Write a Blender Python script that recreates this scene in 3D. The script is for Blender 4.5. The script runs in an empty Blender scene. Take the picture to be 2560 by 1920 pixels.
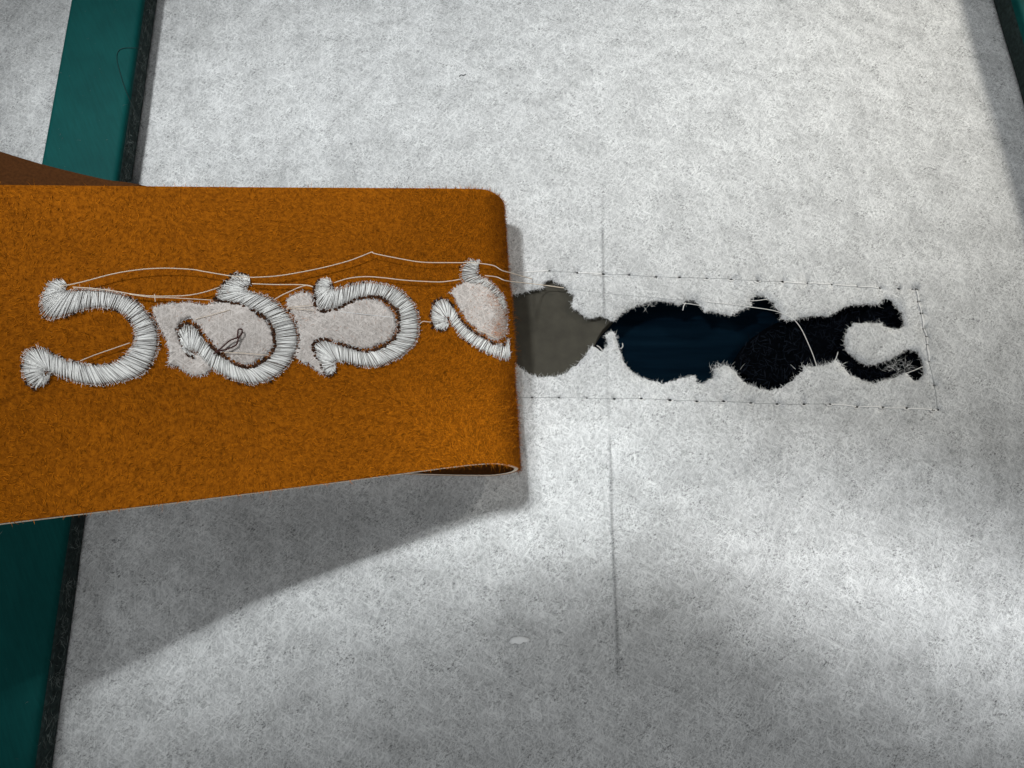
import bpy, math, random
import numpy as np
from mathutils import Vector, Matrix, geometry
from mathutils.bvhtree import BVHTree

random.seed(11); rng = np.random.default_rng(11)
MM = 0.001                                    # everything below is laid out in millimetres
scene = bpy.context.scene

# ------------------------------------------------------------------ camera
F, TILT, DIST = 2000.0, math.radians(19.0), 100.0      # focal length in photo pixels, tilt from straight down, mm
CAM = np.array([0.0, -DIST*math.sin(TILT), DIST*math.cos(TILT)])
AX = np.array([0.0, math.sin(TILT), -math.cos(TILT)]); UP = np.array([0.0, math.cos(TILT), math.sin(TILT)])
RT = np.array([1.0, 0.0, 0.0])
cd = bpy.data.cameras.new('camera'); cam = bpy.data.objects.new('camera', cd); scene.collection.objects.link(cam)
cd.sensor_width = 36.0; cd.lens = 36.0*F/2560.0; cd.clip_start = 0.005; cd.clip_end = 5.0
cam.location = CAM*MM; cam.rotation_euler = (TILT, 0, 0)
scene.camera = cam
scene.view_settings.view_transform = 'Standard'; scene.view_settings.look = 'None'
scene.view_settings.exposure = 0.0; scene.view_settings.gamma = 1.0
scene.render.resolution_x = 1024; scene.render.resolution_y = 768

# ------------------------------------------------------------------ light (indoor lamps, added pool spots and fill)
w = bpy.data.worlds.new('World'); scene.world = w; w.use_nodes = True
w.node_tree.nodes['Background'].inputs['Color'].default_value = (0.86, 0.93, 1.0, 1)
w.node_tree.nodes['Background'].inputs['Strength'].default_value = 0.06

def aim(o, target):
    d = Vector(target)*MM - o.location
    o.rotation_euler = d.to_track_quat('-Z', 'Y').to_euler()
def area(name, loc, target, size, power, col):
    l = bpy.data.lights.new(name, 'AREA'); l.shape = 'DISK'; l.size = size*MM; l.energy = power; l.color = col
    o = bpy.data.objects.new(name, l); scene.collection.objects.link(o); o.location = Vector(loc)*MM; aim(o, target); return o
def spot(name, loc, target, radius, angle, blend, power, col):
    l = bpy.data.lights.new(name, 'SPOT'); l.shadow_soft_size = radius*MM; l.spot_size = math.radians(angle)
    l.spot_blend = blend; l.energy = power; l.color = col
    o = bpy.data.objects.new(name, l); scene.collection.objects.link(o); o.location = Vector(loc)*MM; aim(o, target); return o
def oval_spot(name, loc, target, long_dir, long_half, short_half, blend, power, col, radius=9):
    o = spot(name, loc, target, radius, 10, blend, power, col)
    d = (Vector(target)-Vector(loc)); dist = d.length; d.normalize()
    X = Vector(long_dir); X = (X-d*X.dot(d)).normalized(); Zv = -d; Yv = Zv.cross(X)
    o.data.spot_size = 2*math.atan(short_half/dist)
    Mx = Matrix((X, Yv, Zv)).transposed(); o.rotation_euler = Mx.to_euler(); o.scale = (long_half/short_half, 1, 1)
    return o
oval_spot('key_lamp', (-172, 165, 350), (-18, 31, 0), (1, 0.46, 0), 92, 48, 0.65, 6.0, (0.96, 0.985, 1.0), 24)
oval_spot('pool_spot', (-60, 120, 300), (8, -10, 0), (1, 0.15, 0), 19, 11, 0.5, 2.9, (0.95, 0.985, 1.0))  # this and the next two: added spots, oval pools forming the bright band
oval_spot('pool_spot.001', (70, 120, 300), (46, -25, 0), (1, -0.36, 0), 31, 10.5, 0.5, 4.1, (0.97, 0.985, 1.0))
oval_spot('pool_spot.002', (-95, 130, 300), (-20, -24.5, 0), (1, 0.40, 0), 40, 8.0, 0.6, 2.5, (0.95, 0.985, 1.0))
oval_spot('side_lamp', (262, 150, 145), (62, 45, 0), (0.15, 1, 0), 52, 32, 0.6, 3.1, (1.0, 0.95, 0.86), 22)
area('left_lamp', (-260, 40, 190), (-20, -10, 0), 50, 0.06, (0.95, 0.98, 1.0))
area('fill_lamp', (60, -330, 420), (0, 0, 0), 260, 0.76, (0.98, 0.99, 1.0))  # added broad front fill, lifts the shadow under the strip and loop

# ------------------------------------------------------------------ pixel -> point
def ray(u, v):
    return AX + RT*((u-1280.0)/F) + UP*((960.0-v)/F)
def P(u, v, z=0.0):
    d = ray(u, v); t = (z-CAM[2])/d[2]
    return CAM + d*t
def smooth(a, b, x):
    t = np.clip((x-a)/(b-a), 0, 1); return t*t*(3-2*t)
def zs(x, y):                                  # the stabiliser's gentle sag and waves
    ph = y + 0.10*x
    k = smooth(-2, -14, y)
    a = -0.75*np.cos(2*math.pi*(ph+15)/29.0)*k*smooth(-52, -30, x)*smooth(72, 50, x)*smooth(-75, -60, y)
    b = 0.25*np.sin(x*0.11+1.0)*np.sin(y*0.09+0.4)*smooth(-52, -40, x)*smooth(72, 60, x)*smooth(25, 45, y)
    return a + b
def PS(u, v, lift=0.0):
    z = 0.0
    for _ in range(6):
        p = P(u, v, z); z = float(zs(p[0], p[1])) + lift
    return P(u, v, z)

# ------------------------------------------------------------------ mesh helpers
COL = scene.collection
ORI = {}
def tag(o, label=None, cat=None, group=None, kind=None):
    if label: o['label'] = label
    if cat: o['category'] = cat
    if group: o['group'] = group
    if kind: o['kind'] = kind
    return o
def empty(name, loc):
    o = bpy.data.objects.new(name, None); COL.objects.link(o); o.location = Vector(loc)*MM; o.empty_display_size = 0.01
    ORI[o.name] = np.array(loc, float); return o
def obj(name, verts, faces, mat, parent=None, smooth_=True, origin=None):
    verts = np.asarray(verts, float).reshape(-1, 3)
    if parent is not None: org = ORI[parent.name]
    else: org = np.array(origin if origin is not None else verts.mean(0), float)
    me = bpy.data.meshes.new(name)
    me.from_pydata(((verts-org)*MM).tolist(), [], faces if isinstance(faces, list) else faces.tolist())
    if smooth_: me.polygons.foreach_set('use_smooth', np.ones(len(me.polygons), dtype=bool))
    me.materials.append(mat); me.update()
    o = bpy.data.objects.new(name, me); COL.objects.link(o); ORI[o.name] = org
    if parent is not None: o.parent = parent
    else: o.location = Vector(org)*MM
    return o
class MB:
    def __init__(s): s.v = []; s.f = []; s.n = 0
    def add(s, v, f):
        v = np.asarray(v, float).reshape(-1, 3); s.v.append(v)
        s.f.extend([tuple(int(i)+s.n for i in q) for q in f]); s.n += len(v)
    def build(s, name, mat, parent=None, **k): return obj(name, np.vstack(s.v), s.f, mat, parent, **k)
def catmull(pts, n):
    pts = np.asarray(pts, float); m = len(pts)
    ext = np.vstack([2*pts[0]-pts[1], pts, 2*pts[-1]-pts[-2]])
    out = []
    for i in range(m-1):
        p0, p1, p2, p3 = ext[i], ext[i+1], ext[i+2], ext[i+3]
        for k in range(n):
            t = k/n
            out.append(0.5*((2*p1)+(-p0+p2)*t+(2*p0-5*p1+4*p2-p3)*t*t+(-p0+3*p1-3*p2+p3)*t**3))
    out.append(pts[-1]); return np.array(out)
def resample(pts, step):
    pts = np.asarray(pts, float); d = np.r_[0, np.cumsum(np.linalg.norm(np.diff(pts, axis=0), axis=1))]
    n = max(2, int(d[-1]/step)); s = np.linspace(0, d[-1], n+1)
    return np.stack([np.interp(s, d, pts[:, k]) for k in range(pts.shape[1])], 1)
def tube(mb, pts, r, sides=6, flat=1.0, taper=False):
    pts = np.asarray(pts, float); n = len(pts)
    tan = np.gradient(pts, axis=0); tan /= np.linalg.norm(tan, axis=1)[:, None]+1e-9
    upv = np.array([0, 0, 1.0])
    side = np.cross(tan, upv); side /= np.linalg.norm(side, axis=1)[:, None]+1e-9
    nor = np.cross(side, tan)
    rr = np.full(n, r)
    if taper: rr = r*np.clip(np.minimum(np.arange(n), np.arange(n)[::-1])/1.5, 0.25, 1)
    vs = []
    for k in range(sides):
        a = 2*math.pi*k/sides
        vs.append(pts + side*(math.cos(a)*rr)[:, None] + nor*(math.sin(a)*rr*flat)[:, None])
    v = np.stack(vs, 1).reshape(-1, 3)
    f = []
    for i in range(n-1):
        for k in range(sides):
            k2 = (k+1) % sides
            f.append((i*sides+k, i*sides+k2, (i+1)*sides+k2, (i+1)*sides+k))
    f.append(tuple(range(sides))[::-1]); f.append(tuple((n-1)*sides+k for k in range(sides)))
    mb.add(v, f)
def ribbons(base, direc, length, width, bend=None, seg=3, up=None):
    """many tapering fibre ribbons in one go -> verts, faces"""
    base = np.asarray(base, float); N = len(base)
    direc = direc/ (np.linalg.norm(direc, axis=1)[:, None]+1e-9)
    if up is None: up = np.tile([0, 0, 1.0], (N, 1))
    side = np.cross(direc, up); side /= np.linalg.norm(side, axis=1)[:, None]+1e-9
    if bend is None: bend = np.zeros(N)
    rows = []
    for k in range(seg):
        t = k/seg
        c = base + direc*(length*t)[:, None] + side*(bend*length*t*t)[:, None]
        hw = (width*(1-0.45*t))[:, None]
        rows += [c-side*hw, c+side*hw]
    rows.append(base + direc*length[:, None] + side*(bend*length)[:, None])
    V = np.stack(rows, 1).reshape(-1, 3); k = 2*seg+1
    o = (np.arange(N)*k)[:, None]
    fs = []
    for s in range(seg-1):
        fs += (o+np.array([[2*s, 2*s+1, 2*s+3, 2*s+2]])).tolist()
    s = seg-1
    fs += (o+np.array([[2*s, 2*s+1, 2*s+2]])).tolist()
    return V, fs

# ------------------------------------------------------------------ materials
def new_mat(name, rough=0.9):
    m = bpy.data.materials.new(name); m.use_nodes = True; nt = m.node_tree
    b = nt.nodes['Principled BSDF']; b.inputs['Roughness'].default_value = rough
    b.inputs['Specular IOR Level'].default_value = 0.25
    return m, nt, b
def node(nt, t, **k):
    n = nt.nodes.new(t)
    for a, v in k.items(): setattr(n, a, v)
    return n
def coords(nt, scale=(1000, 1000, 1000), rot=(0, 0, 0)):
    tc = node(nt, 'ShaderNodeTexCoord'); mp = node(nt, 'ShaderNodeMapping')
    mp.inputs['Scale'].default_value = scale; r0 = node(nt, 'ShaderNodeMapping'); r0.inputs['Rotation'].default_value = rot
    nt.links.new(tc.outputs['Object'], r0.inputs['Vector']); nt.links.new(r0.outputs[0], mp.inputs['Vector']); return mp.outputs[0]
def noise(nt, vec, scale, detail=3, rough=0.55, dist=0.0):
    n = node(nt, 'ShaderNodeTexNoise'); n.inputs['Scale'].default_value = scale; n.inputs['Detail'].default_value = detail
    n.inputs['Roughness'].default_value = rough; n.inputs['Distortion'].default_value = dist
    nt.links.new(vec, n.inputs['Vector']); return n.outputs['Fac']
def ramp(nt, fac, stops):
    r = node(nt, 'ShaderNodeValToRGB'); e = r.color_ramp.elements
    while len(e) < len(stops): e.new(0.5)
    for i, (p, c) in enumerate(stops):
        e[i].position = p; e[i].color = (*c, 1) if len(c) == 3 else c
    nt.links.new(fac, r.inputs[0]); return r.outputs['Color']
def g(x): return (x, x, x)
def mixc(nt, mode, fac, a, b):
    m = node(nt, 'ShaderNodeMix', data_type='RGBA', blend_type=mode)
    for s, val in ((m.inputs[0], fac), (m.inputs[6], a), (m.inputs[7], b)):
        if isinstance(val, (int, float)): s.default_value = val
        elif isinstance(val, tuple): s.default_value = (*val, 1)
        else: nt.links.new(val, s)
    return m.outputs[2]
def bump(nt, b, h, strength, dist):
    n = node(nt, 'ShaderNodeBump'); n.inputs['Strength'].default_value = strength; n.inputs['Distance'].default_value = dist*MM
    nt.links.new(h, n.inputs['Height']); nt.links.new(n.outputs[0], b.inputs['Normal'])

def fibrous(name, light, dark, specks=0.55, translucent=0.0):
    m, nt, b = new_mat(name, 0.95); b.inputs['Specular IOR Level'].default_value = 0.1
    c = coords(nt)
    cloud = noise(nt, c, 0.22, 5, 0.65)
    fine = noise(nt, coords(nt, (1000, 1700, 1000), (0, 0, -0.5)), 3.0, 3, 0.7, 1.0)
    f1 = noise(nt, coords(nt, (900, 5200, 1000), (0, 0, 0.5)), 0.9, 2, 0.5, 1.2)
    f2 = noise(nt, coords(nt, (900, 5200, 1000), (0, 0, 2.2)), 0.9, 2, 0.5, 1.2)
    f3 = noise(nt, coords(nt, (900, 5200, 1000), (0, 0, 1.4)), 0.8, 2, 0.5, 1.6)
    mx = node(nt, 'ShaderNodeMath', operation='MAXIMUM'); nt.links.new(f1, mx.inputs[0]); nt.links.new(f2, mx.inputs[1])
    mx2 = node(nt, 'ShaderNodeMath', operation='MAXIMUM'); nt.links.new(mx.outputs[0], mx2.inputs[0]); nt.links.new(f3, mx2.inputs[1])
    base = ramp(nt, mx2.outputs[0], [(0.42, dark), (0.66, light)])
    sp = ramp(nt, fine, [(0.33, g(1-specks)), (0.50, g(1.0))])
    sp = mixc(nt, 'MIX', ramp(nt, noise(nt, c, 0.45, 3), [(0.35, g(0.15)), (0.65, g(1.0))]), (1.0, 1.0, 1.0), sp)
    cl = ramp(nt, cloud, [(0.30, g(0.74)), (0.70, g(1.06))])
    col = mixc(nt, 'MULTIPLY', 1.0, mixc(nt, 'MULTIPLY', 1.0, base, sp), cl)
    nt.links.new(col, b.inputs['Base Color'])
    bump(nt, b, mx2.outputs[0], 0.5, 0.08)
    return m
M_SHEET = fibrous('stabilizer_nonwoven', (0.80, 0.81, 0.80), (0.44, 0.45, 0.45), 0.78)
M_PATCH = fibrous('torn_stabilizer', (0.80, 0.74, 0.69), (0.46, 0.41, 0.37), 0.5)

def plain(name, col, rough=0.9, var=0.2, scale=1.5, spec=0.25, island=False):
    m, nt, b = new_mat(name, rough); b.inputs['Specular IOR Level'].default_value = spec
    if island:
        gm = node(nt, 'ShaderNodeNewGeometry'); f = gm.outputs['Random Per Island']
    else: f = noise(nt, coords(nt), scale, 4)
    lo = tuple(x*(1-var) for x in col); hi = tuple(min(1, x*(1+var)) for x in col)
    nt.links.new(ramp(nt, f, [(0.2, lo), (0.8, hi)]) , b.inputs['Base Color'])
    return m
M_FIBRE = plain('white_fibre', (0.80, 0.81, 0.80), 0.8, 0.18, island=True)
M_FRINGE = plain('torn_fibre', (0.62, 0.63, 0.62), 0.8, 0.3, island=True)
M_THREAD = plain('white_thread', (0.84, 0.83, 0.80), 0.65, 0.2, island=True, spec=0.4)
M_CREAM = plain('cream_thread', (0.82, 0.70, 0.56), 0.6, 0.12, 8.0, spec=0.4)
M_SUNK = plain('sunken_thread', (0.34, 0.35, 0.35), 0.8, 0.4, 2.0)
M_BROWNT = plain('dark_brown_thread', (0.060, 0.020, 0.017), 0.7, 0.4, 6.0)
M_UNDER = plain('dark_underlay', (0.24, 0.22, 0.20), 0.95, 0.5, 5.0)
M_HOLE = plain('dark_needle_prick', (0.05, 0.020, 0.008), 0.95, 0.6, island=True)
M_EDGE = plain('cut_edge', (0.90, 0.76, 0.62), 0.8, 0.15, 3.0)
M_LEATHER = plain('brown_leather', (0.075, 0.027, 0.007), 0.8, 0.35, 3.0, spec=0.06)
M_GASKET = plain('dark_rubber', (0.020, 0.034, 0.032), 0.9, 0.8, 2.0)
M_LINT = plain('lint_fibre', (0.13, 0.155, 0.145), 0.9, 0.5, island=True)
M_HAIR = plain('dark_hair', (0.006, 0.014, 0.014), 0.5, 0.3)
M_GREY = plain('grey_card', (0.056, 0.052, 0.040), 0.9, 0.22, 0.6)
M_BLACKF = plain('black_pile', (0.007, 0.009, 0.013), 0.9, 0.8, island=True, spec=0.0)
M_BLACK = plain('black_cloth', (0.0015, 0.002, 0.003), 0.95, 0.5, 3.0, spec=0.0)

m, nt, b = new_mat('navy_cloth', 0.85); M_NAVY = m; b.inputs['Specular IOR Level'].default_value = 0.0
st = noise(nt, coords(nt, (120, 1500, 1000)), 0.5, 4)
nt.links.new(ramp(nt, st, [(0.3, (0.0010, 0.0042, 0.0085)), (0.75, (0.0028, 0.010, 0.018))]), b.inputs['Base Color'])
m, nt, b = new_mat('dark_table', 0.6); M_TABLE = m
nt.links.new(ramp(nt, noise(nt, coords(nt), 0.2, 4), [(0.3, (0.02, 0.022, 0.025)), (0.7, (0.035, 0.036, 0.04))]), b.inputs['Base Color'])

m, nt, b = new_mat('teal_plastic', 0.62); M_TEAL = m; b.inputs['Specular IOR Level'].default_value = 0.06
c1 = coords(nt)
big = noise(nt, c1, 0.12, 4); fn = noise(nt, coords(nt, (300, 3000, 1000), (0, 0, 1.1)), 1.2, 3)
col = mixc(nt, 'MULTIPLY', 1.0, ramp(nt, big, [(0.3, (0.0022, 0.056, 0.053)), (0.7, (0.0036, 0.074, 0.069))]), ramp(nt, fn, [(0.3, g(0.88)), (0.7, g(1.06))]))
nt.links.new(col, b.inputs['Base Color']); bump(nt, b, noise(nt, c1, 6.0, 3), 0.15, 0.05)

m, nt, b = new_mat('ochre_felt', 0.98); M_FELT = m; b.inputs['Specular IOR Level'].default_value = 0.05
c1 = coords(nt)
mot = noise(nt, c1, 2.1, 5, 0.7, 0.2); big = noise(nt, c1, 0.10, 3)
col = mixc(nt, 'MULTIPLY', 1.0, ramp(nt, mot, [(0.30, (0.160, 0.043, 0.0018)), (0.66, (0.40, 0.121, 0.005))]), ramp(nt, big, [(0.3, g(0.88)), (0.7, g(1.08))]))
nt.links.new(col, b.inputs['Base Color']); bump(nt, b, mot, 0.6, 0.25)
M_NAP = plain('ochre_nap', (0.345, 0.104, 0.003), 0.95, 0.5, island=True, spec=0.08)

# ------------------------------------------------------------------ table and what lies under the holes
def slab(name, poly, z0, z1, mat, parent=None, origin=None):
    n = len(poly); v = [(x, y, z0) for x, y in poly]+[(x, y, z1) for x, y in poly]
    f = [tuple(range(n))[::-1], tuple(range(n, 2*n))]+[(i, (i+1) % n, n+(i+1) % n, n+i) for i in range(n)]
    return obj(name, v, f, mat, parent, smooth_=False, origin=origin)
ZT = -3.2
t = slab('table', [(-200, -160), (220, -160), (220, 200), (-200, 200)], ZT-12, ZT, M_TABLE, origin=(0, 0, ZT-12)); tag(t, kind='structure')
t = slab('navy_cloth', [(-30, -40), (70, -40), (70, 45), (-30, 45)], ZT+0.02, ZT+0.5, M_NAVY, origin=(20, 0, ZT))
tag(t, 'dark navy cloth seen through the middle of the long torn hole', 'cloth')
e = [P(u, v, -0.55)[:2] for u, v in ((1550, 745), (1540, 788), (1524, 806), (1506, 824), (1494, 843), (1486, 864), (1466, 890), (1436, 916), (1400, 942), (1360, 985))]
t = slab('grey_card', [tuple(p) for p in e[::-1]]+[(p[0], p[1]) for p in (np.array([13, 30]), np.array([-25, 30]), np.array([-25, -10]))], ZT+0.52, -0.55, M_GREY, origin=(0, 8, ZT+0.5))
tag(t, 'grey brown card seen through the torn hole beside the folded strip', 'card')

# black pile cloth at the right end of the hole
be = [P(u, v, ZT+2.0)[:2] for u, v in ((2030, 745), (1985, 782), (1950, 803), (1912, 822), (1880, 845), (1856, 868), (1842, 890), (1834, 912), (1842, 926), (1868, 938), (1890, 985), (1900, 1030))]
black = empty('black_pile_cloth', (40, 0, ZT+0.5))
poly = [tuple(p) for p in be[::-1]]+[(44, 22), (66, 22), (66, -14), (33, -14)]
slab('backing', poly, ZT+0.52, ZT+2.0, M_BLACK, black)
tag(black, 'black fuzzy pile cloth seen through the C shaped end of the torn hole', 'cloth')
N = 9000; bx = rng.uniform(26, 66, N); by = rng.uniform(-12, 20, N)
def inpoly(px, py, poly):
    poly = np.asarray(poly, float); x1, y1 = poly[:, 0], poly[:, 1]; x2, y2 = np.roll(x1, -1), np.roll(y1, -1)
    out = np.zeros(len(px), bool)
    for a, b_, c, d in zip(x1, y1, x2, y2):
        cond = ((b_ > py) != (d > py))
        with np.errstate(divide='ignore', invalid='ignore'):
            xx = a+(py-b_)/(d-b_)*(c-a)
        out ^= cond & (px < xx)
    return out
k = inpoly(bx, by, poly); bx, by = bx[k], by[k]; N = len(bx)
d = np.stack([rng.normal(0, 1, N), rng.normal(0, 1, N), rng.uniform(0.1, 0.8, N)], 1)
v, f = ribbons(np.stack([bx, by, np.full(N, ZT+1.98)], 1), d, rng.uniform(0.6, 1.4, N), rng.uniform(0.02, 0.05, N), rng.normal(0, 0.3, N))
tag(obj('pile', v, f, M_BLACKF, black), kind='stuff')

# ------------------------------------------------------------------ embroidery hoop
HC = np.array([11.25, 10.0]); HA = math.radians(2.05)
def hoop_pt(x, y):
    ca, sa = math.cos(HA), math.sin(HA); return (HC[0]+x*ca-y*sa, HC[1]+x*sa+y*ca)
def rrect(hw, hh, r, n=8):
    out = []
    for cx, cy, a0 in ((hw-r, hh-r, 0), (-hw+r, hh-r, 90), (-hw+r, -hh+r, 180), (hw-r, -hh+r, 270)):
        for i in range(n+1):
            a = math.radians(a0+90*i/n); out.append((cx+r*math.cos(a), cy+r*math.sin(a)))
    # extra points along the straight sides
    res = []
    for i in range(len(out)):
        p, q = np.array(out[i]), np.array(out[(i+1) % len(out)]); L = np.linalg.norm(q-p); m_ = max(1, int(L/6))
        for j in range(m_): res.append(tuple(p+(q-p)*j/m_))
    return res
def ring(profile, hw, hh, r):
    base = np.array(rrect(hw, hh, r)); n = len(base)
    nx = np.roll(base, -1, 0)-np.roll(base, 1, 0); nx /= np.linalg.norm(nx, axis=1)[:, None]
    out = np.stack([nx[:, 1], -nx[:, 0]], 1)
    v = []; f = []; m_ = len(profile)
    for o, z in profile:
        for p in base+out*o: v.append((*hoop_pt(*p), z))
    for j in range(m_):
        j2 = (j+1) % m_
        for i in range(n):
            i2 = (i+1) % n; f.append((j*n+i, j*n+i2, j2*n+i2, j2*n+i))
    return v, f
HW, HH = 62.5, 90.0
hoop = empty('embroidery_hoop', (HC[0], HC[1], ZT))
tag(hoop, 'teal plastic rectangular embroidery hoop clamping the white stabilizer', 'hoop')
v, f = ring([(0.45, 0.15), (0.45, 0.6), (0.02, 0.7), (0.0, 3.35), (0.12, 3.75), (0.4, 3.95), (0.8, 4.0), (9.7, 4.0), (10.2, 3.9), (10.45, 3.55), (10.5, 0.15)], HW, HH, 7)
uf = obj('upper_frame', v, f, M_TEAL, hoop)
v, f = ring([(0.3, ZT+0.02), (0.3, -0.5), (10.5, -0.5), (10.5, ZT+0.02)], HW, HH, 7)
obj('lower_frame', v, f, M_TEAL, hoop, smooth_=False)
N = 90; yy = rng.uniform(-50, 60, N)
pts = np.array([(*hoop_pt(-HW-rng.uniform(0.6, 10.0), y), 4.01) for y in yy])
v, f = ribbons(pts, np.c_[rng.normal(0, 1, N), rng.normal(0, 1, N), np.abs(rng.normal(0, .02, N))], rng.gamma(1.5, 0.12, N)+0.04, rng.uniform(.008, .022, N), rng.normal(0, .5, N))
tag(obj('dust', v, f, M_LINT, uf), kind='stuff')
v, f = ring([(0.30, 0.22), (-0.10, 0.3), (-0.22, 1.0), (-0.12, 2.0), (-0.2, 2.8), (0.0, 3.3), (0.30, 3.3)], HW, HH, 7)
v = np.array(v); v[:, :2] += rng.normal(0, 0.05, (len(v), 2))
gk = obj('rubber_gasket', v, f, M_GASKET, hoop)
N = 6500; yy = rng.uniform(-70, 60, N); clump = 0.5+0.5*np.sin(yy*1.3)+0.5*np.sin(yy*3.1+1); k = rng.uniform(0, 1.4, N) < clump
yy = yy[k]; N = len(yy); zz = np.clip(rng.normal(1.9, 0.75, N), 0.4, 3.4)
pts = np.array([(*hoop_pt(-HW+0.26+rng.uniform(0, 0.12), y), z) for y, z in zip(yy, zz)])
d = np.stack([rng.uniform(0, 0.35, N), rng.normal(0, 1, N), rng.normal(0, 0.7, N)], 1)
v, f = ribbons(pts, d, rng.uniform(0.3, 1.1, N), rng.uniform(0.010, 0.022, N), rng.normal(0, 0.6, N), up=np.tile([1.0, 0, 0.6], (N, 1)))
tag(obj('lint', v, f, M_LINT, gk), kind='stuff')

# ------------------------------------------------------------------ the stabilizer sheet with its torn hole
HOLE = [(1269,743),(1302,732),(1349,722),(1361,720),(1358,710),(1370,701),(1380,700),(1387,706),(1405,713),(1420,725),(1424,734),(1437,743),(1429,753),(1427,762),(1434,774),(1450,783),(1467,797),(1507,792),(1525,802),(1536,804),
 (1543,796),(1550,789),(1569,775),(1598,761),(1626,755),(1654,753),(1680,759),(1692,763),(1708,759),(1715,752),(1729,749),(1741,754),(1750,766),(1762,782),(1781,780),(1809,787),(1828,789),(1847,780),(1875,768),(1882,761),(1877,747),(1889,739),(1908,740),(1920,750),(1934,759),(1936,770),(1950,775),(1952,797),
 (1975,803),(1987,799),(2032,789),(2069,792),(2095,782),(2104,773),(2130,763),(2163,761),(2198,763),(2208,749),(2227,750),(2236,763),(2255,785),(2260,813),(2250,822),(2234,821),(2208,815),(2208,807),(2173,806),(2137,806),(2123,817),(2112,836),(2109,860),(2114,876),(2133,893),(2154,909),(2182,915),(2203,907),(2229,897),(2253,883),(2271,874),(2290,881),(2302,895),(2307,914),(2307,937),(2300,947),(2286,951),(2274,942),(2271,933),(2262,930),(2236,944),(2217,947),(2182,956),(2154,949),(2135,940),(2119,928),(2102,907),(2095,900),(2083,902),(2065,911),(2029,916),(2010,914),(2003,926),(1989,942),(1968,958),(1952,968),(1924,975),(1900,970),(1865,958),(1849,940),(1833,923),(1821,914),(1804,914),(1786,923),(1779,944),(1757,958),(1746,958),(1736,937),(1715,942),(1685,949),(1661,955),(1630,951),(1598,940),(1574,923),(1560,904),(1551,879),(1543,853),(1540,836),
 (1533,828),(1521,829),(1513,838),(1518,860),(1503,876),(1492,869),(1480,864),(1467,880),(1455,896),(1441,910),(1424,922),(1405,936),(1377,941),(1349,942),(1323,934),(1300,917),(1286,906),(1240,885),(1205,850),(1195,800),(1215,765)]
hp = np.array([PS(u, v)[:2] for u, v in HOLE])
hp = resample(np.vstack([hp, hp[:1]]), 0.22)[:-1]
nn = len(hp)
tg = np.roll(hp, -1, 0)-np.roll(hp, 1, 0); tg /= np.linalg.norm(tg, axis=1)[:, None]
inn = np.stack([-tg[:, 1], tg[:, 0]], 1)
c0 = hp+inn*0.05
if inpoly(c0[:40, 0], c0[:40, 1], hp).mean() < 0.5: inn = -inn
jag = rng.normal(0, 0.075, nn)+0.09*np.sin(np.arange(nn)*0.9)*rng.uniform(0, 1, nn)
hpj = hp+inn*(jag-0.09)[:, None]
# needle holes along the running stitch
TOPL = [(1374,677),(1443,682),(1508,685),(1573,687),(1640,692),(1699,693),(1767,696),(1828,698),(1894,702),(1957,704),(2018,709),(2079,711),(2143,716),(2200,720),(2247,722)]
RIGHTL = [(2291,723),(2297,754),(2304,783),(2310,822),(2317,841),(2318,862),(2323,904),(2336,963),(2344,1024)]
BOTL = [(1330,994),(1398,994),(1467,995),(1536,997),(1603,996),(1675,1000),(1742,1003),(1809,1003),(1877,1007),(1943,1010),(2010,1010),(2075,1010),(2142,1017),(2207,1018),(2267,1020),(2333,1025)]
prick = [(p, 0.13+0.09*random.random()) for p in TOPL+RIGHTL+BOTL]+[((2281, 723), 0.14), ((2247, 722), 0.18), ((2291, 723), 0.2), ((2344, 1024), 0.2)]
loops = [hpj]
for (u, v), r in prick:
    c = PS(u, v)[:2]; a0 = random.random()*6
    loops.append(np.array([(c[0]+1.25*r*math.cos(a0+a), c[1]+0.8*r*math.sin(a0+a)) for a in np.linspace(0, 2*math.pi, 8)[:-1]]))
X0, X1, Y0, Y1 = -84.0, 100.0, -92.0, 112.0
pts2 = []; edges = []
for lp in loops:
    o = len(pts2); pts2 += [tuple(p) for p in lp]; edges += [(o+i, o+(i+1) % len(lp)) for i in range(len(lp))]
gx = []
for x in np.arange(-62, 80, 1.3):
    for y in np.arange(-52, 70, 1.3): gx.append((x+random.uniform(-.3, .3), y+random.uniform(-.3, .3)))
gx = np.array(gx)
# keep the grid clear of the loops
allb = np.vstack(loops)
keep = np.ones(len(gx), bool)
for i in range(0, len(gx), 2000):
    dd = ((gx[i:i+2000, None, :]-allb[None, ::2, :])**2).sum(2).min(1); keep[i:i+2000] = dd > 0.12
gx = gx[keep]; gx = gx[~inpoly(gx[:, 0], gx[:, 1], hpj)]
pts2 += [tuple(p) for p in gx]
for x in np.arange(X0, X1+0.1, 8):
    for y in np.arange(Y0, Y1+0.1, 8.5):
        if not (-63 < x < 81 and -53 < y < 71): pts2.append((x, y))
res = geometry.delaunay_2d_cdt([Vector(p) for p in pts2], edges, [], 0, 1e-5)
V2 = np.array([tuple(p) for p in res[0]]); T = np.array([tuple(q) for q in res[2]])
cen = V2[T].mean(1); bad = inpoly(cen[:, 0], cen[:, 1], hpj)
for lp in loops[1:]:
    c = lp.mean(0); near = ((cen-c)**2).sum(1) < 0.2
    idx = np.where(near)[0]; bad[idx] |= inpoly(cen[idx, 0], cen[idx, 1], lp)
T = T[~bad]
V3 = np.c_[V2, zs(V2[:, 0], V2[:, 1])]
sheet = empty('stabilizer_sheet', (11, 10, 0))
tag(sheet, 'white nonwoven stabilizer sheet with a long ragged torn hole', 'fabric sheet')
web = obj('web', V3, T, M_SHEET, sheet)
sd = web.modifiers.new('thickness', 'SOLIDIFY'); sd.thickness = 0.15*MM; sd.offset = -1

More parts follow.
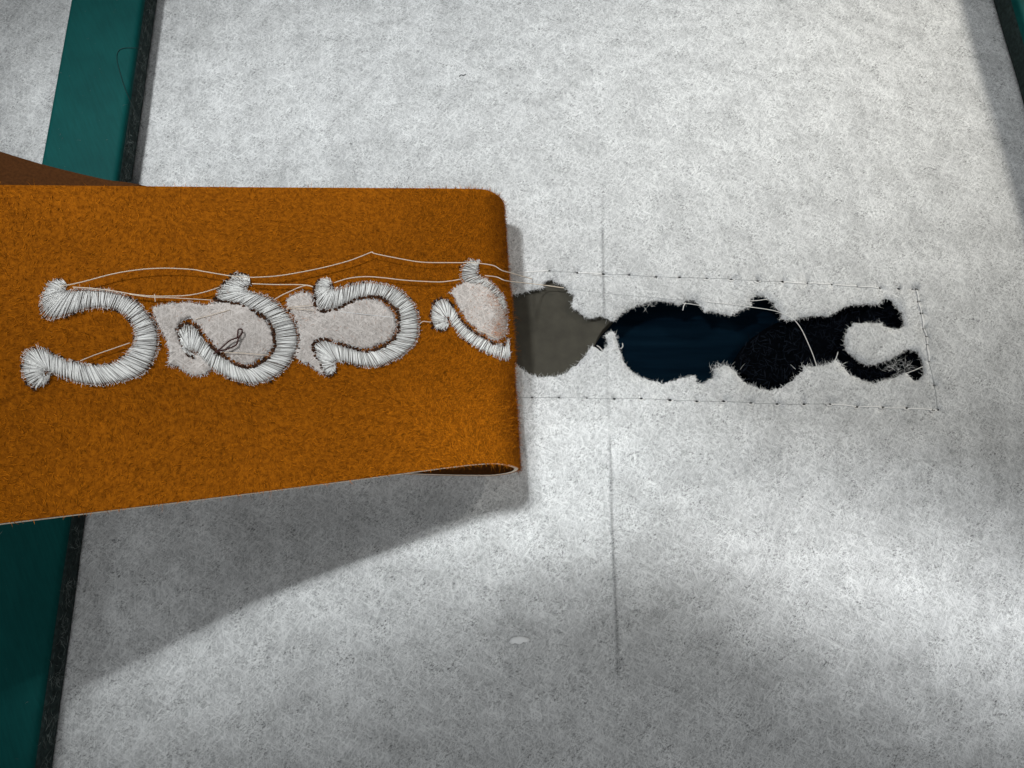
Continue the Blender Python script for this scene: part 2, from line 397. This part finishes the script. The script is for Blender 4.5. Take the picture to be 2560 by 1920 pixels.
def on_sheet(px, py, lift): return np.stack([px, py, zs(px, py)+lift], 1)
# loose surface fibres
N = 60000; px = rng.uniform(-66, 82, N); py = rng.uniform(-50, 68, N)
k = ~inpoly(px, py, hp); px, py = px[k], py[k]; N = len(px)
ang = rng.uniform(0, 2*math.pi, N); d = np.stack([np.cos(ang), np.sin(ang), rng.uniform(0.0, 0.06, N)], 1)
v, f = ribbons(on_sheet(px, py, 0.012+rng.uniform(0, 0.05, N)), d, rng.uniform(0.3, 1.0, N), rng.uniform(0.005, 0.013, N), rng.normal(0, 0.3, N))
v[:, 2] = np.maximum(v[:, 2], zs(v[:, 0], v[:, 1])+0.01)
tag(obj('surface_fibres', v, f, M_FIBRE, sheet), kind='stuff')
# fringe of torn fibres round the hole
rep = 5; bi = np.repeat(np.arange(nn), rep); N = len(bi); dens = 0.5+0.5*np.sin(bi*0.11)*np.sin(bi*0.037+2); k = rng.uniform(0, 1, N) < 0.35+0.6*dens; bi = bi[k]; N = len(bi)
bp = hp[bi]-inn[bi]*rng.uniform(0.05, 0.4, N)[:, None]+tg[bi]*rng.uniform(-.1, .1, N)[:, None]
dd = inn[bi]+tg[bi]*rng.normal(0, 0.7, N)[:, None]
L = rng.gamma(2.0, 0.085, N)+0.22
v, f = ribbons(on_sheet(bp[:, 0], bp[:, 1], 0.0)+np.c_[np.zeros(N), np.zeros(N), rng.uniform(-0.12, 0.03, N)], np.c_[dd, rng.normal(-0.1, 0.15, N)], L, rng.uniform(0.010, 0.024, N), rng.normal(0, 0.3, N))
tag(obj('torn_fringe', v, f, M_FRINGE, sheet), kind='stuff')

def thread_on_sheet(name, pix, r, mat, lift=0.06, seg=8, sag=0.0):
    p = np.array([PS(u, v, lift) for u, v in pix]); c = catmull(p, seg)
    if sag: c[:, 2] -= sag*np.sin(np.linspace(0, math.pi, len(c)))
    mb = MB(); tube(mb, c, r, 6); return mb.build(name, mat, sheet)
# running stitches, each one a piece
def run_line(pix, whites):
    for i in range(len(pix)-1):
        a, b_ = np.array(pix[i], float), np.array(pix[i+1], float)
        q = [a+(b_-a)*t for t in (0.04, 0.3, 0.6, 0.96)]
        wj = rng.normal(0, 0.6, (4, 2)); q = [tuple(x+y) for x, y in zip(q, wj)]
        if i in whites: thread_on_sheet('stitch', q, 0.075, M_THREAD, 0.03, 5)
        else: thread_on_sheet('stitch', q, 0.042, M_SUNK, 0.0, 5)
run_line([(1289, 682)]+TOPL[:14], {0, 2, 10, 11, 12, 13})
run_line(RIGHTL, {0, 1, 2, 3, 4, 5})
run_line([(1296, 993)]+BOTL+[(2344, 1024)], {12, 13, 14, 15, 16})
# little loops of thread pulled up at the needle holes
for (u, v) in BOTL[4:]+TOPL[6:10]:
    thread_on_sheet('stitch', [(u-9, v+1), (u-2, v+5), (u+8, v+1)], 0.05, M_THREAD, 0.05, 4)
# loose thread ends
LO = [[(1480,687),(1500,688),(1520,691),(1532,697)],
      [(1410,720),(1500,732),(1612,742),(1715,752)],
      [(1706,758),(1728,760),(1752,764)],
      [(1876,752),(1896,751),(1918,748)],
      [(1760,754),(1820,760),(1880,768),(1927,775),(1952,782),(1972,791),(1987,801),(2003,822),(2018,853),(2032,886),(2042,916)],
      [(2095,880),(2091,893),(2085,905)],
      [(1492,864),(1499,868),(1506,877)],
      [(1556,858),(1557,866),(1552,872)],
      [(2307,916),(2290,924),(2274,930),(2262,934)],
      [(1707,776),(1709,766),(1714,757)]]
for i, q in enumerate(LO):
    thread_on_sheet('loose_thread', q, 0.03 if i == 1 else 0.043, M_SUNK if i == 1 else M_THREAD, 0.05 if i != 1 else 0.0)
# tuft of teased fibres in the lower foot of the C
N = 60; c = PS(2248, 915); pb = np.tile(c, (N, 1))+np.c_[rng.normal(0, 0.8, N), rng.normal(0, 0.45, N), rng.uniform(-.3, .1, N)]
v, f = ribbons(pb, np.c_[rng.normal(0, 1, N), rng.normal(0, .8, N), rng.normal(0, .1, N)], rng.uniform(0.5, 1.6, N), rng.uniform(0.008, 0.018, N), rng.normal(0, .6, N))
tag(obj('teased_fibres', v, f, M_FRINGE, sheet), kind='stuff')
for (uu, vv, su, sv, n_) in ((1805, 922, 14, 5, 120), (2045, 920, 22, 4, 90), (1590, 764, 22, 4, 60)):
    pb = np.array([PS(uu+rng.normal(0, su), vv+rng.normal(0, sv)) for _ in range(n_)])
    v, f = ribbons(pb, np.c_[rng.normal(0, .6, n_), rng.normal(0.4, .7, n_), rng.normal(0, .1, n_)], rng.uniform(0.4, 1.1, n_), rng.uniform(0.008, 0.018, n_), rng.normal(0, .4, n_))
    tag(obj('teased_fibres', v, f, M_FRINGE, sheet), kind='stuff')
# pencil line, drawn as a thin smudged ribbon on the sheet
m, nt, b = new_mat('pencil_mark', 0.9); M_PENCIL = m; b.inputs['Base Color'].default_value = (0.10, 0.105, 0.11, 1)
uvn = node(nt, 'ShaderNodeUVMap'); sx = node(nt, 'ShaderNodeSeparateXYZ'); nt.links.new(uvn.outputs[0], sx.inputs[0])
mm_ = node(nt, 'ShaderNodeMath', operation='PINGPONG'); mm_.inputs[1].default_value = 0.5; nt.links.new(sx.outputs[0], mm_.inputs[0])
fall = ramp(nt, mm_.outputs[0], [(0.02, g(0.0)), (0.48, g(0.75))])
grain = ramp(nt, noise(nt, coords(nt), 5.0, 3), [(0.35, g(0.25)), (0.65, g(1.0))])
runs = ramp(nt, sx.outputs[1], [(0.0, g(0.12)), (0.12, g(0.32)), (0.30, g(0.2)), (0.33, g(0.65)), (0.5, g(0.55)), (0.95, g(0.68)), (1.0, g(0.0))])
r_ = mixc(nt, 'MULTIPLY', 1.0, mixc(nt, 'MULTIPLY', 1.0, fall, grain), runs)
tr = node(nt, 'ShaderNodeBsdfTransparent'); ms = node(nt, 'ShaderNodeMixShader'); out = nt.nodes['Material Output']
nt.links.new(r_, ms.inputs[0]); nt.links.new(tr.outputs[0], ms.inputs[1]); nt.links.new(b.outputs[0], ms.inputs[2]); nt.links.new(ms.outputs[0], out.inputs['Surface'])
def pencil(pix):
    c = resample(np.array([PS(u, v)[:2] for u, v in pix]), 0.8)
    w_ = 0.30; v = []; uvs = []
    for i, p in enumerate(c):
        for s in (-1, 1): v.append((p[0]+s*w_, p[1], float(zs(p[0]+s*w_, p[1]))+0.07)); uvs.append((0.0 if s < 0 else 1.0, i/(len(c)-1)))
    f = [(2*i, 2*i+1, 2*i+3, 2*i+2) for i in range(len(c)-1)]
    o = obj('pencil_line', v, f, M_PENCIL, sheet); ul = o.data.uv_layers.new(name='UVMap')
    for l in o.data.loops: ul.data[l.index].uv = uvs[l.vertex_index]
    return o
pencil([(1505, 480), (1508, 690), (1511, 788)])
pencil([(1516, 850), (1520, 1000), (1527, 1200), (1538, 1480), (1545, 1715)])

# ------------------------------------------------------------------ the folded strip
st_b = [P(0, 1310, 21.9), P(640, 1232, 14.0), P(1030, 1181, 9.0), P(1151, 1165, 7.85), P(1227, 1158.5, 7.05)]
st_t = [P(0, 467, 21.9), P(610, 472, 14.0), P(1017, 474, 9.0), P(1120, 475, 7.85), P(1192, 476, 7.05)]
ext = lambda a, b_, t: a+(a-b_)*t
st_b = [ext(st_b[0], st_b[1], 0.9)]+st_b; st_t = [ext(st_t[0], st_t[1], 0.9)]+st_t
across = st_t[-1]-st_b[-1]
fold = [P(1259, 1160.5, 6.55), P(1284, 1166, 5.2), P(1293, 1172, 3.7), P(1282, 1180, 2.1), P(1250, 1186.5, 0.95), P(1199, 1189, 0.62)]
low_b = [p for p in fold]; low_t = [p+across for p in fold]
for xt, yt, z in ((-14, 23.6, .60), (-30, 24.2, 1.1), (-42, 25.0, 2.9), (-49, 25.7, 4.75), (-54, 26.3, 5.3), (-64.5, 28.0, 8.3), (-85, 33, 15)):
    low_t.append(np.array([xt, yt, z])); low_b.append(np.array([xt+2.0, yt-35.2, z]))
SB = catmull(st_b+low_b, 10); ST = catmull(st_t+low_t, 10)
nS, nT = len(SB), 40
G = np.stack([SB+(ST-SB)*(j/nT) for j in range(nT+1)], 1)
# tiny unevenness
du = np.gradient(G, axis=0); dv = np.gradient(G, axis=1); NR = np.cross(du, dv); NR /= np.linalg.norm(NR, axis=2)[..., None]
if NR[12, 20, 2] < 0: NR = -NR
TH = 0.34
OUT = G+NR*TH; INN = G-NR*TH; MIDO = G+NR*0.12; 
def gfaces(nu, nv, flip=False):
    f = []
    for i in range(nu-1):
        for j in range(nv-1):
            q = (i*nv+j, i*nv+j+1, (i+1)*nv+j+1, (i+1)*nv+j); f.append(q[::-1] if flip else q)
    return f
strip = empty('leather_strip', (-25, 6, 0.3))
tag(strip, 'folded leather strip with ochre felt back and white satin stitched motifs', 'leather strip')
felt = obj('felt_back', OUT.reshape(-1, 3), gfaces(nS, nT+1), M_FELT, strip)
obj('leather_face', INN.reshape(-1, 3), gfaces(nS, nT+1, True), M_LEATHER, strip)
for j in (0, nT):                                    # cut edges: felt lip and pale core
    e1 = np.stack([OUT[:, j], MIDO[:, j]], 1).reshape(-1, 3); obj('felt_lip', e1, gfaces(nS, 2), M_FELT, strip)
    e2 = np.stack([MIDO[:, j], INN[:, j]], 1).reshape(-1, 3); obj('cut_edge', e2, gfaces(nS, 2), M_EDGE, strip)
bvh = BVHTree.FromPolygons([Vector(p) for p in OUT.reshape(-1, 3)], gfaces(nS, nT+1))
def S(u, v, lift=0.0):
    for k in range(60):
        d = Vector(ray(u-k*1.0, v)).normalized()
        h = bvh.ray_cast(Vector(CAM), d)
        if h[0] is not None:
            n = h[1] if h[1].z > 0 else -h[1]
            if h[0].z > 3.0: return np.array(h[0]+n*lift)
    return P(u, v, 7+lift)
# nap
def nap(N, i0, i1, lmin, lmax, wmin, wmax, name):
    a = rng.uniform(i0, i1, N); b_ = rng.uniform(0, nT, N)
    i = np.clip(a.astype(int), 0, nS-2); j = np.clip(b_.astype(int), 0, nT-1); fa, fb = (a-i)[:, None], (b_-j)[:, None]
    bil = lambda A: A[i, j]*(1-fa)*(1-fb)+A[i+1, j]*fa*(1-fb)+A[i, j+1]*(1-fa)*fb+A[i+1, j+1]*fa*fb
    p = bil(OUT); n = bil(NR)
    ang = -0.95+0.9*np.sin(p[:, 0]*0.21+1.3*np.sin(p[:, 1]*0.17))+0.7*np.sin(p[:, 1]*0.33+p[:, 0]*0.09)+rng.normal(0, 0.6, N)+np.where(rng.uniform(0, 1, N) < 0.25, math.pi, 0)
    tdir = np.stack([np.cos(ang), np.sin(ang), np.zeros(N)], 1); tdir -= n*(tdir*n).sum(1)[:, None]
    d_ = tdir+n*rng.uniform(0.05, 0.55, N)[:, None]
    v, f = ribbons(p-n*0.02, d_, rng.uniform(lmin, lmax, N), rng.uniform(wmin, wmax, N), rng.normal(0, .35, N), up=n)
    return tag(obj(name, v, f, M_NAP, felt), kind='stuff')
nap(85000, 6, 88, 0.25, 0.75, 0.014, 0.034, 'nap')
nap(5000, 6, 88, 0.7, 1.5, 0.010, 0.018, 'long_nap')

# patches of torn stabilizer left under the stitches
def conv(pts, ox, oy, zf): return [(ox+x/zf, oy+y/zf) for x, y in pts]
Z3 = 4.608; Z5 = 4.254
def patch(pix, lift=0.14):
    p2 = np.array(pix, float); p2 = resample(np.vstack([p2, p2[:1]]), 3.0)[:-1]
    p2 += rng.normal(0, 1.2, p2.shape)+2.2*np.sin(np.arange(len(p2))*0.55+rng.uniform(0, 6))[:, None]*rng.normal(0, 0.8, (len(p2), 2))
    n = len(p2); lo, hi = p2.min(0), p2.max(0)
    gr = np.array([(x, y) for x in np.arange(lo[0], hi[0], 8) for y in np.arange(lo[1], hi[1], 8)])
    gr = gr[inpoly(gr[:, 0], gr[:, 1], p2)]
    gr = gr[(((gr[:, None]-p2[None])**2).sum(2).min(1)) > 12]
    r = geometry.delaunay_2d_cdt([Vector(q) for q in np.vstack([p2, gr])], [(i, (i+1) % n) for i in range(n)], [], 0, 1e-4)
    v2 = np.array([tuple(q) for q in r[0]]); tt = np.array([tuple(q) for q in r[2]]); c = v2[tt].mean(1); tt = tt[inpoly(c[:, 0], c[:, 1], p2)]
    v3 = np.array([S(x, y, lift+0.05*math.sin(x*0.05)*math.sin(y*0.07)) for x, y in v2])
    o = obj('stabilizer_remnant', v3, tt[:, ::-1] if False else tt, M_PATCH, strip)
    sm = o.modifiers.new('thickness', 'SOLIDIFY'); sm.thickness = 0.12*MM; sm.offset = 0
    # fuzzy rim
    cc = np.array([S(x, y, lift) for x, y in p2]); tgp = np.roll(cc, -1, 0)-np.roll(cc, 1, 0); nrm = np.cross(tgp, [0, 0, 1.0]); nrm /= np.linalg.norm(nrm, axis=1)[:, None]+1e-9
    tst = cc[:, :2]+nrm[:, :2]*0.1
    if inpoly(tst[:, 0], tst[:, 1], cc[:, :2]).mean() > 0.5: nrm = -nrm
    bi = np.repeat(np.arange(n), 4); N = len(bi)
    v, f = ribbons(cc[bi]-nrm[bi]*rng.uniform(0, .2, N)[:, None], nrm[bi]+rng.normal(0, .5, (N, 3))*[1, 1, .3], rng.uniform(.15, .5, N), rng.uniform(.010, .022, N), rng.normal(0, .3, N))
    tag(obj('rim_fuzz', v, f, M_FRINGE, o), kind='stuff')
patch(conv([(20,600),(30,700),(110,850),(180,980),(205,1100),(190,1260),(280,1260),(370,1320),(460,1380),(600,1370),(680,1310),(640,1210),(560,1150),(480,1140),(400,1150),(340,1060),(300,950),(275,850),(310,780),(360,730),(440,700),(490,760),(580,840),(610,900),(660,950),(730,1040),(790,1090),(870,1150),(960,1210),(1060,1255),(1180,1215),(1300,1150),(1375,1070),(1395,1000),(1380,900),(1360,815),(1290,740),(1200,680),(1150,640),(1050,520),(900,480),(760,545),(600,580),(430,545),(200,555)], 380, 640, Z3))
patch(conv([(-10,520),(0,600),(70,680),(110,800),(140,950),(130,1050),(70,1150),(150,1210),(250,1250),(360,1340),(440,1370),(480,1250),(400,1150),(290,1080),(275,1030),(290,990),(370,945),(480,955),(600,1000),(740,1040),(870,1065),(1000,1040),(1120,990),(1200,930),(1235,830),(1230,740),(1190,650),(1100,560),(1000,520),(900,510),(780,530),(640,600),(540,640),(400,560),(300,540),(275,520),(270,440),(150,430),(40,460)], 720, 640, Z3))
patch(conv([(450,560),(500,500),(570,480),(620,430),(700,400),(800,420),(880,470),(960,550),(1010,640),(1030,720),(1035,800),(1045,870),(1030,940),(1040,1000),(990,1050),(930,1070),(860,1040),(760,980),(690,910),(640,870),(560,740),(490,620)], 1020, 600, Z5))

# satin motifs
def motif(rungs, ox, oy, zf, step=2.05, rad=0.047, arch=0.10, inset=0.0):
    R = np.array([(ox+a/zf, oy+b_/zf, ox+c/zf, oy+d_/zf) for a, b_, c, d_ in rungs])
    L = 0.5*(np.linalg.norm(np.diff(R[:, :2], axis=0), axis=1)+np.linalg.norm(np.diff(R[:, 2:], axis=0), axis=1))
    mx_ = np.maximum(np.linalg.norm(np.diff(R[:, :2], axis=0), axis=1), np.linalg.norm(np.diff(R[:, 2:], axis=0), axis=1))
    # smooth rails then march along the longer rail
    RS = catmull(R, 12); dl = np.r_[0, np.cumsum(np.maximum(np.linalg.norm(np.diff(RS[:, :2], axis=0), axis=1), 0.85*np.linalg.norm(np.diff(RS[:, 2:], axis=0), axis=1)))]
    at = lambda s: np.array([np.interp(s, dl, RS[:, k_]) for k_ in range(4)])
    # dark padded underlay
    n = int(dl[-1]/7); uv_ = []; 
    for i in range(n+1):
        q = at(dl[-1]*i/n)
        for k_ in range(5):
            t = 0.10+0.80*k_/4; x, y = q[0]+(q[2]-q[0])*t, q[1]+(q[3]-q[1])*t
            uv_.append(S(x, y, 0.20+arch*0.40*math.sin(math.pi*t)))
    und = obj('satin_motif', np.array(uv_), gfaces(n+1, 5), M_UNDER, strip)
    mb = MB(); ends = []; holes = []
    s = 0.0
    while s < dl[-1]:
        q = at(min(dl[-1], s)); q2 = at(min(dl[-1], s+step*(random.uniform(0.2, 1.4) if random.random() > 0.08 else random.uniform(-3, 5))))
        A = q[:2]+rng.normal(0, 1.3, 2); B = q2[2:]+rng.normal(0, 1.3, 2)
        if random.random() < 0.3: A += (B-A)*random.uniform(0, 0.06)
        if random.random() < 0.3: B += (A-B)*random.uniform(0, 0.06)
        B0 = B.copy(); B = B+(A-B)*inset
        wpx = np.linalg.norm(B-A)
        if inset and random.random() < 0.45+0.45*math.sin(s*0.045+ox)*math.sin(s*0.11+1): holes.append(S(B0[0], B0[1], 0.22)); holes.append(S(*(B0+(B-B0)*0.5), 0.22))
        if wpx > 3:
            h_ = arch*min(1, wpx/50)*random.uniform(0.85, 1.15); m_ = 6
            bow = random.gauss(0, 0.8); nrm = np.array([-(B-A)[1], (B-A)[0]])/wpx
            line = []
            for k_ in range(m_+1):
                t = k_/m_; xy = A+(B-A)*t+nrm*bow*math.sin(math.pi*t)
                line.append(S(xy[0], xy[1], 0.12+0.1+h_*math.sin(math.pi*min(1, max(0, t)))**0.4))
            tube(mb, line, rad*random.uniform(0.75, 1.2), 5, taper=True)
            da = line[0]-line[1]; da /= np.linalg.norm(da)+1e-9; db = line[-1]-line[-2]; db /= np.linalg.norm(db)+1e-9
            ends += [(line[0], da), (line[-1], db)]
            if random.random() < 0.10: holes.append(line[0]+da*0.06-np.array([0, 0, .05]))
            if random.random() < 0.16: holes.append(line[-1]+db*0.11-np.array([0, 0, .05]))
        s += step*random.uniform(0.8, 1.25)
    for s0, s1 in ((0.0, 0.13), (0.86, 1.0)):                    # messy crossing strands on the knotted ends
        for _ in range(34):
            q = at(dl[-1]*random.uniform(s0, s1)); t = random.uniform(0.25, 1.0); c0 = q[:2]+(q[2:]-q[:2])*t
            a_ = random.uniform(0, 6.28); l_ = random.uniform(5, 17); cv = random.gauss(0, 2.5)
            line = [S(c0[0]+math.cos(a_)*l_*k_, c0[1]+math.sin(a_)*l_*k_+cv*math.sin(math.pi*(k_+.5)), 0.33+0.09*math.cos(math.pi*k_)) for k_ in (-0.5, -0.2, 0.1, 0.5)]
            tube(mb, line, rad*random.uniform(0.5, 0.9), 5, taper=True)
    tag(mb.build('stitches', M_THREAD, und), kind='stuff')
    # frayed ends
    E = np.array([e_[0] for e_ in ends]); D = np.array([e_[1] for e_ in ends]); D[:, 2] = np.abs(D[:, 2])*0.3
    bi = np.repeat(np.arange(len(E)), 3); N = len(bi)
    v, f = ribbons(E[bi], D[bi]+rng.normal(0, .55, (N, 3))*[1, 1, .6], rng.gamma(1.6, 0.065, N)+0.03, rng.uniform(.008, .017, N), rng.normal(0, .4, N))
    tag(obj('frayed_ends', v, f, M_THREAD, und), kind='stuff')
    hb = MB()
    for c in holes:
        r = random.uniform(0.05, 0.17); a0 = random.random()*6
        ring_ = [c+np.array([r*1.2*math.cos(a0+a), r*math.sin(a0+a), 0.0]) for a in np.linspace(0, 2*math.pi, 7)[:-1]]
        hb.add(np.vstack([[c+np.array([0, 0, .10+r*.6])], ring_]), [(0, 1+i, 1+(i+1) % 6) for i in range(6)])
    if holes: tag(hb.build('needle_pricks', M_HOLE, und), kind='stuff')
    return und
motif([(770,330,730,285),(740,400,600,300),(730,410,520,390),(730,420,480,480),(740,430,468,580),(770,420,500,690),(810,410,590,740),(860,400,700,715),(930,395,830,680),(1010,395,960,635),(1130,395,1120,605),(1250,405,1210,605),(1380,440,1300,615),(1500,490,1390,650),(1610,560,1460,700),(1700,660,1510,770),(1770,760,1545,850),(1820,880,1560,930),(1825,1000,1550,1000),(1810,1120,1520,1060),(1760,1230,1470,1120),(1690,1330,1400,1190),(1570,1410,1320,1240),(1420,1450,1220,1270),(1260,1485,1110,1270),(1100,1495,1010,1255),(950,1480,910,1240),(830,1440,820,1220),(730,1410,730,1195),(640,1370,650,1160),(590,1350,590,1130),(560,1320,480,1060),(540,1310,380,1070),(530,1310,290,1110),(520,1310,260,1200),(510,1320,255,1290),(500,1340,265,1400),(500,1360,300,1450),(510,1380,360,1510),(530,1390,440,1530),(550,1390,520,1480),(570,1380,580,1410)], 0, 640, Z3)
motif([(1130,330,1120,240),(1100,340,1010,200),(1090,350,910,220),(1080,370,880,270),(1070,390,820,310),(1070,400,770,370),(1080,410,720,450),(1100,420,720,510),(1140,430,830,540),(1200,440,960,560),(1280,460,1060,600),(1380,510,1150,640),(1470,570,1230,680),(1550,640,1300,730),(1620,730,1350,800),(1670,840,1390,890),(1690,950,1400,970),(1680,1060,1400,1050),(1640,1160,1370,1120),(1570,1270,1310,1190),(1480,1360,1240,1240),(1370,1430,1160,1280),(1240,1475,1080,1290),(1110,1480,1000,1270),(980,1450,930,1240),(850,1400,860,1190),(740,1340,790,1140),(650,1270,730,1090),(580,1200,680,1040),(530,1140,620,980),(480,1100,560,900),(450,1090,490,800),(430,1080,420,780),(420,1080,340,810),(410,1080,290,860),(400,1090,310,930),(400,1110,330,1000),(400,1120,350,1070),(410,1130,390,1140),(430,1130,440,1170),(460,1130,500,1170)], 380, 640, Z3, inset=0.09)
motif([(500,310,470,280),(490,330,400,270),(480,350,340,290),(480,360,310,350),(480,370,290,420),(485,380,300,500),(490,380,310,600),(510,385,360,650),(540,385,450,650),(580,380,530,640),(640,360,600,610),(720,340,680,560),(810,320,770,520),(920,310,880,490),(1030,320,970,480),(1130,335,1050,490),(1230,370,1120,520),(1330,430,1180,570),(1410,510,1230,630),(1470,600,1260,690),(1500,700,1265,760),(1505,810,1265,830),(1500,920,1245,900),(1470,1010,1210,960),(1400,1090,1150,1010),(1310,1160,1090,1050),(1200,1220,1020,1080),(1080,1270,950,1090),(950,1290,880,1100),(820,1275,800,1080),(720,1250,720,1060),(640,1230,630,1030),(590,1220,530,1000),(560,1220,430,970),(540,1220,340,975),(530,1220,285,1030),(520,1225,290,1100),(520,1230,320,1180),(520,1250,360,1260),(520,1270,400,1340),(530,1280,470,1390),(550,1280,540,1340)], 720, 640, Z3, inset=0.08)
motif([(430,900,400,960),(420,890,330,970),(410,880,260,930),(400,870,235,840),(400,850,235,750),(405,840,260,680),(415,830,320,630),(425,830,390,620),(440,840,450,670),(450,860,490,730),(460,890,530,790),(480,930,560,850),(530,1000,610,910),(590,1060,670,960),(660,1110,740,1010),(740,1160,810,1050),(820,1200,870,1090),(900,1240,930,1110),(980,1275,990,1115),(1040,1280,1030,1085),(1078,1260,1045,1020)], 1020, 600, Z5, inset=0.08)
motif([(740,300,755,235),(730,320,650,220),(730,340,590,270),(735,350,555,340),(745,370,555,420),(760,400,600,455),(790,420,680,470),(830,430,760,480),(900,480,840,520),(970,560,910,600),(1010,640,960,680),(1030,720,990,740)], 1020, 600, Z5, step=3.0, arch=0.10)

# jump threads lying over the felt
def jump(name, pix, r=0.058, mat=M_CREAM, lift=0.55, sheet_from=None, hang=()):
    p = []
    for i, (u, v) in enumerate(pix):
        if sheet_from is not None and i >= sheet_from: p.append(P(u, v, hang[i-sheet_from]))
        else: p.append(S(u, v, lift))
    c = catmull(p, 10); mb = MB(); tube(mb, c, r, 6); return mb.build(name, mat, strip)
jump('jump_thread', [(152,725),(206,714),(282,694),(347,683),(412,679),(480,682),(510,687),(571,697),(597,700),(640,701),(705,696),(792,680),(860,663),(895,651),(922,640),(930,638),(937,642),(1002,655),(1056,663),(1132,664),(1171,664),(1199,666),(1228,671),(1255,676),(1280,683),(1300,689),(1330,697)], lift=0.75, sheet_from=23, hang=(7.3, 5.8, 3.2, 0.12))
jump('jump_thread', [(184,724),(230,727),(282,733),(330,741),(380,746),(434,746),(470,744),(499,739),(525,732),(549,724)])
jump('jump_thread', [(325,742),(380,749),(423,750),(480,753),(532,756)], r=0.045)
jump('jump_thread', [(630,715),(684,717),(730,717),(760,718),(781,722)])
jump('jump_thread', [(686,754),(705,743),(727,733),(745,725),(760,720),(770,719),(782,723)])
jump('jump_thread', [(835,712),(872,701),(915,697),(959,700),(1013,706),(1089,710),(1121,708),(1152,703)])
jump('jump_thread', [(1210,694),(1235,697),(1262,701),(1290,705),(1326,709),(1361,713),(1410,720)], sheet_from=2, hang=(7.2, 5.0, 2.2, 0.5, 0.1), r=0.055)
jump('jump_thread', [(202,906),(239,891),(285,875),(326,861)], r=0.05, lift=0.4)
jump('jump_thread', [(560,885),(600,886),(640,889),(673,892)], r=0.045, lift=0.4)
jump('jump_thread', [(489,801),(530,789),(575,777)], r=0.035, lift=0.25)
jump('jump_thread', [(716,773),(750,769),(781,766)], r=0.04, lift=0.35)
jump('jump_thread', [(716,775),(750,776),(785,779)], r=0.04, lift=0.35)
jump('jump_thread', [(850,781),(920,789),(987,796)], r=0.04, lift=0.22, mat=M_FIBRE)
jump('jump_thread', [(1048,813),(1053,808),(1059,806),(1068,807),(1076,808)], r=0.05, lift=0.3)
jump('jump_thread', [(1185,826),(1210,834),(1236,847)], r=0.045, lift=0.3)
jump('jump_thread', [(389,760),(388,751),(387,741)], r=0.04, lift=0.5)
jump('jump_thread', [(1206,676),(1225,692),(1245,712),(1262,738)], r=0.03, lift=0.2, mat=M_NAP)
lp = jump('thread_loop', [(534,890),(541,884),(551,877),(571,859),(585,852),(593,849),(594,840),(595,831),(599,828),(604,829),(605,837),(601,843),(597,848),(594,858),(591,866),(584,871),(575,875),(564,879),(554,881),(545,884),(536,889)], r=0.085, mat=M_BROWNT, lift=0.55)
lp['label'] = 'dark brown thread tail twisted into a small open loop'

# ------------------------------------------------------------------ small loose things
def hoop_hair(pix):
    p = [P(u, v, 4.06) if i < 7 else P(u, v, z) for i, ((u, v), z) in enumerate(zip(pix, [4.06]*7+[3.6, 2.6]))]
    mb = MB(); tube(mb, catmull(p, 8), 0.032, 5); o = mb.build('hair', M_HAIR, None, origin=tuple(p[3])); return o
tag(hoop_hair([(344,120),(312,120),(297,127),(292,145),(298,174),(312,220),(330,262),(345,296),(359,324)]), 'fine dark curled hair lying across the teal hoop bar', 'hair')
# a flake of torn stabilizer lying on the sheet
c = PS(1300, 1601, 0.08); vv = []; ff = []
ol = [(1272,1606),(1276,1597),(1284,1593),(1296,1590),(1308,1591),(1320,1594),(1326,1600),(1320,1607),(1308,1606),(1300,1612),(1288,1608),(1280,1611)]
rim = np.array([PS(u, v, 0.10+0.12*random.random()) for u, v in ol]); n = len(ol)
top = np.vstack([[c+np.array([0, 0, 0.12])], (rim+c)/2+np.array([0, 0, .10]), rim, rim-np.array([0, 0, .09])])
for i in range(n):
    j = (i+1) % n; ff += [(0, 1+i, 1+j), (1+i, 1+n+i, 1+n+j, 1+j), (1+n+i, 1+2*n+i, 1+2*n+j, 1+n+j)]
tag(obj('fabric_flake', top, ff, M_FIBRE, None, origin=tuple(c)), 'small torn white flake lying on the stabilizer beside the pencil line', 'flake')
mb = MB(); tube(mb, catmull([PS(u, v, 0.06) for u, v in ((1148, 191), (1153, 187), (1158, 188), (1165, 186))], 6), 0.045, 5)
o = mb.build('dark_fibre', M_HAIR, None); tag(o, 'tiny dark fibre caught on the blank stabilizer above the folded strip', 'fibre')
